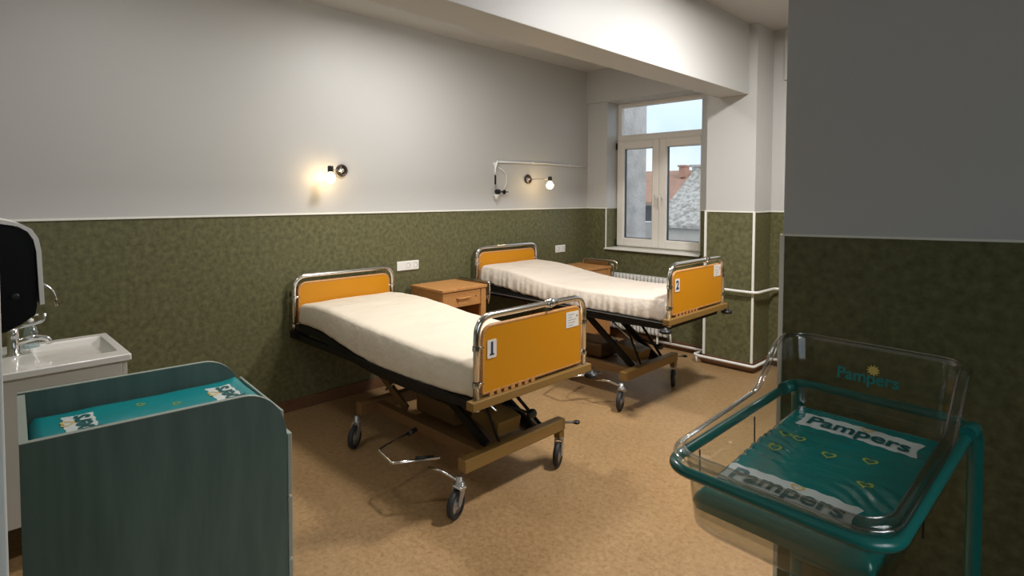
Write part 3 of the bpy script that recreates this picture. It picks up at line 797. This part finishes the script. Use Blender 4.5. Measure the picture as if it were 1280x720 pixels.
# ------------------------------------------------------------------ bassinet
BR = math.radians(-3.2)
B0 = Vector((3.318, 1.352, 0))
bs = thing('bassinet', 'clear acrylic baby bassinet with high headboard on teal tubular stand, right foreground', 'bassinet', B0, BR)
BW, BL = .520, .80      # frame outer width (x) and length (y)
def fz(v):
    t = min(max((v-.66)/.14, 0), 1)
    return .885+.015*v/BL+.035*t*t*(3-2*t)
fp = [Vector((x, y, fz(y))) for x, y in rrect(.0, BW, .0, BL, .07, 7)]
mk('frame_ring', M['teal'], bs, lambda b: tube(b, fp, .0145, 14, True))
for X in (.02, BW+.005):
    y_ = BL+.02
    mk('stand_leg', M['teal'], bs, lambda b: tube(b, fillet([(X, BL-.10, fz(BL)-.002), (X, y_, fz(BL)-.01), (X, y_+.015, .70), (X, y_+.03, .10), (X, .06, .095)], [0, .05, .08, .08, 0], 6), .020, 14))
    for yy_ in (.10, BL-.06):
        c = mk('castor', M['steel'], bs, lambda b: lathe(b, [(0, .10), (.012, .10), (.012, .075), (0, .075)], (X, yy_, 0), 'z', 12), lambda b: box(b, X-.016, X+.016, yy_-.012, yy_+.03, .068, .076))
        mk('wheel', M['rubber'], c, lambda b: lathe(b, [(0, -.012), (.03, -.012), (.034, 0), (.03, .012), (0, .012)], (X, yy_+.01, .034), 'x', 20))
mk('cross_bar', M['teal'], bs, lambda b: tube(b, [(.02, BL+.02, .30), (BW+.005, BL+.02, .30)], .015, 12))
for x, y in ((0, .16), (0, .50), (BW, .32)):
    mk('wire_hook', M['blacksteel'], bs, lambda b: tube(b, [(x+(.012 if x == 0 else -.012), y, fz(y)-.01), (x+(.014 if x == 0 else -.014), y, fz(y)-.11)], .0022, 6))
# tub
def rimz(v):
    t = min(max((v-.50)/.22, 0), 1); t = t*t*(3-2*t)
    return .928+.045*min(v, .55)/.55+.145*t
def tub_loop(off, zf, r):
    return [Vector((x, y, zf(y))) for x, y in rr_sub(.026-off, BW-.026+off, .026-off, BL-.014+off, r)]
def rr_sub(x0, x1, y0, y1, r):
    P = rrect(x0, x1, y0, y1, r, 6); out = []
    for k, p in enumerate(P):
        q = P[(k+1) % len(P)]; n = 22 if k % 7 == 6 else 1
        for j in range(n): out.append((p[0]+(q[0]-p[0])*j/n, p[1]+(q[1]-p[1])*j/n))
    return out
bz = lambda v: .705+.05*v/BL
pz = lambda v: .752+.07*v/BL      # underside of the mattress
mixz = lambda k: (lambda v: bz(v)+(rimz(v)-bz(v))*k)
loops = [tub_loop(-.060, bz, .05), tub_loop(-.034, lambda v: bz(v)+.004, .06), tub_loop(-.016, lambda v: bz(v)+.022, .065), tub_loop(-.009, mixz(.35), .07), tub_loop(-.002, mixz(.7), .07),
         tub_loop(.004, mixz(.95), .07), tub_loop(.008, lambda v: rimz(v)-.004, .072), tub_loop(.014, lambda v: rimz(v), .075),
         tub_loop(.024, lambda v: rimz(v)-.001, .08), tub_loop(.030, lambda v: rimz(v)-.006, .085), tub_loop(.031, lambda v: rimz(v)-.016, .085)]
bm = bmesh.new(); loft(bm, loops, cap0=True, cap1=False)
tub = obj('tub', bm, M['acrylic'], bs)
mk('rolled_rim', M['acrylic_rim'], bs, lambda b: tube(b, tub_loop(.030, lambda v: rimz(v)-.016, .085), .0050, 10, True))
mk('rim_fold', M['acrylic_rim'], bs, lambda b: tube(b, tub_loop(.010, lambda v: rimz(v)-.001, .073), .0030, 8, True))
sm = tub.modifiers.new('thickness', 'SOLIDIFY'); sm.thickness = .003
mk('mattress_tray', M['acrylic'], bs, lambda b: prism(b, rrect(.05, BW-.05, .05, BL-.045, .03), lambda u, v, w: Vector((u, v, pz(v)+w)), -.004, 0))
# printed word and star on the clear headboard
def back(x, z): return Vector((.045+x, BL-.024+.012*(z-.95)/.1, z))
tb = text_bm('Pampers', .052, .0011, .0003, space=1.0)
remap(tb, lambda x, y, z: back(.205+x, 1.008+y)+Vector((0, -.002-z, 0)))
lg = obj('lettering', tb, M['logo'], bs, False)
bm = bmesh.new(); pts = []
for k in range(22):
    a = 2*PI*k/22; r_ = .021 if k % 2 else .012
    pts.append(back(.222+r_*math.cos(a), 1.036+abs(r_)*math.sin(a)*.9)+Vector((0, -.0035, 0)))
bm.faces.new([bm.verts.new(p) for p in pts]); obj('star_print', bm, M['print_gold'], bs, False)

# pad in the tub
pd = thing('bassinet_mattress', 'glossy teal vinyl mattress with white lettered bands and hearts inside the bassinet', 'mattress', B0, BR)
PX0, PX1, PY0, PY1 = .048, BW-.046, .062, BL-.044
def ph(u, v):
    e = min(u-PX0, PX1-u, v-PY0, PY1-v); r = .028
    k = math.sqrt(max(0, 1-((r-min(max(e, 0), r))/r)**2))
    wr = .0
    if u < .22: wr += math.sin((v*1.0+u*.55)*150+noise.noise(Vector((u*10, v*10, 0)))*5)*.0055*max(0, 1-(u-PX0)/.16)*max(0, 1-abs(v-.42)/.18)
    if u > .30 and v < .42: wr += math.sin((v*1.0+u*.8)*130+noise.noise(Vector((u*10, v*10, 5)))*5)*.0050*min(1, (u-.30)/.06)*max(0, 1-abs(v-.31)/.09)
    return .780+.030*k + .075*v/BL + wr + noise.noise(Vector((u*7, v*7, 9)))*.003
pf = lambda u, v, h=0: Vector((u, v, ph(u, v)+h))
bm = bmesh.new(); NU, NV = 60, 96
G = [[bm.verts.new(pf(PX0+(PX1-PX0)*i/NU, PY0+(PY1-PY0)*j/NV)) for j in range(NV+1)] for i in range(NU+1)]
for i in range(NU):
    for j in range(NV):
        q = bm.faces.new((G[i][j], G[i+1][j], G[i+1][j+1], G[i][j+1])); q.smooth = True
rim = [G[i][0] for i in range(NU+1)]+[G[NU][j] for j in range(1, NV+1)]+[G[i][NV] for i in range(NU-1, -1, -1)]+[G[0][j] for j in range(NV-1, 0, -1)]
low = [bm.verts.new((.26+(v.co.x-.26)*.97, .40+(v.co.y-.40)*.97, pz(v.co.y)+.001)) for v in rim]
for k in range(len(rim)): bm.faces.new((rim[k], rim[(k+1) % len(rim)], low[(k+1) % len(rim)], low[k]))
bm.faces.new(low[::-1])
pad = obj('cover', bm, M['vinyl'], pd)
b_, T = put_banner(pad, pf, .268, .635, .33, .092, 0, .080, .006)
put_heart(b_, lambda x, y, h: pf(x, y, h+.001), .285, .672, .036, 0, M['print_gold'])
b_, T = put_banner(pad, pf, .232, .200, .34, .094, 0, .082, .006)
put_heart(b_, lambda x, y, h: pf(x, y, h+.001), .25, .236, .036, 0, M['print_gold'])
for u, v in ((.25, .455), (.345, .49), (.12, .40), (.15, .50), (.37, .36), (.11, .50)):
    put_heart(pad, pf, u, v, .040, .1, M['print_y'])

# ------------------------------------------------------------------ ceiling lights
def ceiling_light(x, y, z, power, label, colr=(1, .965, .93)):
    t = thing('ceiling_light', label, 'lamp', (x, y, z), group=None)
    mk('housing', M['white'], t, lambda b: lathe(b, [(0, 0), (.20, 0), (.20, -.03), (.185, -.035), (.185, -.028), (0, -.028)], (0, 0, 0), 'z', 40))
    mk('diffuser', M['diffuser'], t, lambda b: lathe(b, [(.183, -.030), (.15, -.045), (0, -.052)], (0, 0, 0), 'z', 40))
    L = bpy.data.lights.new('ceiling_lamp', 'AREA'); L.shape = 'DISK'; L.size = .36; L.energy = power; L.color = colr
    o = bpy.data.objects.new('lamp_light', L); col.objects.link(o); o.parent = t; o.location = (0, 0, -.056)
ceiling_light(1.15, 2.6, CL, 38, 'round ceiling light above the foot of the nearer bed')
ceiling_light(3.1, 3.5, CZ, 100, 'round ceiling light beyond the beam behind the partition')

ceiling_light(1.25, .75, CL, 7, 'added out-of-view fill light over the changing unit and wash basin')  # extra fixture out of view, added to brighten the left wall

# ------------------------------------------------------------------ sky
w = bpy.data.worlds.new('sky'); bpy.context.scene.world = w; w.use_nodes = True
nt = w.node_tree; bg = nt.nodes['Background']
tc = nt.nodes.new('ShaderNodeTexCoord'); sx = nt.nodes.new('ShaderNodeSeparateXYZ')
nt.links.new(tc.outputs['Generated'], sx.inputs[0])
r = nt.nodes.new('ShaderNodeValToRGB'); e = r.color_ramp.elements
e[0].position = 0; e[0].color = (.72, .82, .93, 1); e[1].position = .5; e[1].color = (.70, .86, .98, 1)
k_ = e.new(.09); k_.color = (.55, .70, .90, 1); k_ = e.new(.2); k_.color = (.78, .93, 1, 1)
nt.links.new(sx.outputs['Z'], r.inputs['Fac'])
n_ = nt.nodes.new('ShaderNodeTexNoise'); n_.inputs['Scale'].default_value = 5; n_.inputs['Detail'].default_value = 4
nt.links.new(tc.outputs['Generated'], n_.inputs['Vector'])
mr = nt.nodes.new('ShaderNodeMapRange'); mr.inputs['From Min'].default_value = .42; mr.inputs['From Max'].default_value = .68
nt.links.new(n_.outputs['Fac'], mr.inputs['Value'])
mx = nt.nodes.new('ShaderNodeMix'); mx.data_type = 'RGBA'
nt.links.new(mr.outputs[0], mx.inputs['Factor']); nt.links.new(r.outputs['Color'], mx.inputs['A']); mx.inputs['B'].default_value = (.92, .95, .98, 1)
nt.links.new(mx.outputs['Result'], bg.inputs['Color']); bg.inputs['Strength'].default_value = 1.4

fill_sun = bpy.data.lights.new('wing_fill_sun', 'SUN'); fill_sun.energy = 1.3; fill_sun.angle = math.radians(35); fill_sun.color = (1, .98, .96)  # soft fill added under a cloudy sky to brighten the outside wing wall
so = bpy.data.objects.new('wing_fill_sun', fill_sun); col.objects.link(so)
so.rotation_euler = Vector((-.80, .32, -.55)).to_track_quat('-Z', 'Y').to_euler()

# ------------------------------------------------------------------ camera
f_px, cyp = 713.3, 270.93
yaw, pit, rol = [math.radians(a) for a in (-44.6975, 2.2028, .1927)]
F = Vector((math.sin(yaw)*math.cos(pit), math.cos(yaw)*math.cos(pit), -math.sin(pit)))
R0 = Vector((math.cos(yaw), -math.sin(yaw), 0)); U0 = R0.cross(F)
Rv = math.cos(rol)*R0+math.sin(rol)*U0; Uv = -math.sin(rol)*R0+math.cos(rol)*U0
cam = bpy.data.cameras.new('camera'); co = bpy.data.objects.new('camera', cam); col.objects.link(co)
mw = Matrix((( Rv.x, Uv.x, -F.x, 4.08), (Rv.y, Uv.y, -F.y, 0), (Rv.z, Uv.z, -F.z, 1.6), (0, 0, 0, 1)))
co.matrix_world = mw
cam.sensor_width = 36; cam.lens = f_px/1280*36; cam.shift_y = -(360-cyp)/1280; cam.clip_start = .02
bpy.context.scene.camera = co
vs = bpy.context.scene.view_settings
vs.view_transform = 'Standard'; vs.look = 'None'; vs.exposure = 0; vs.gamma = 1; vs.use_curve_mapping = False
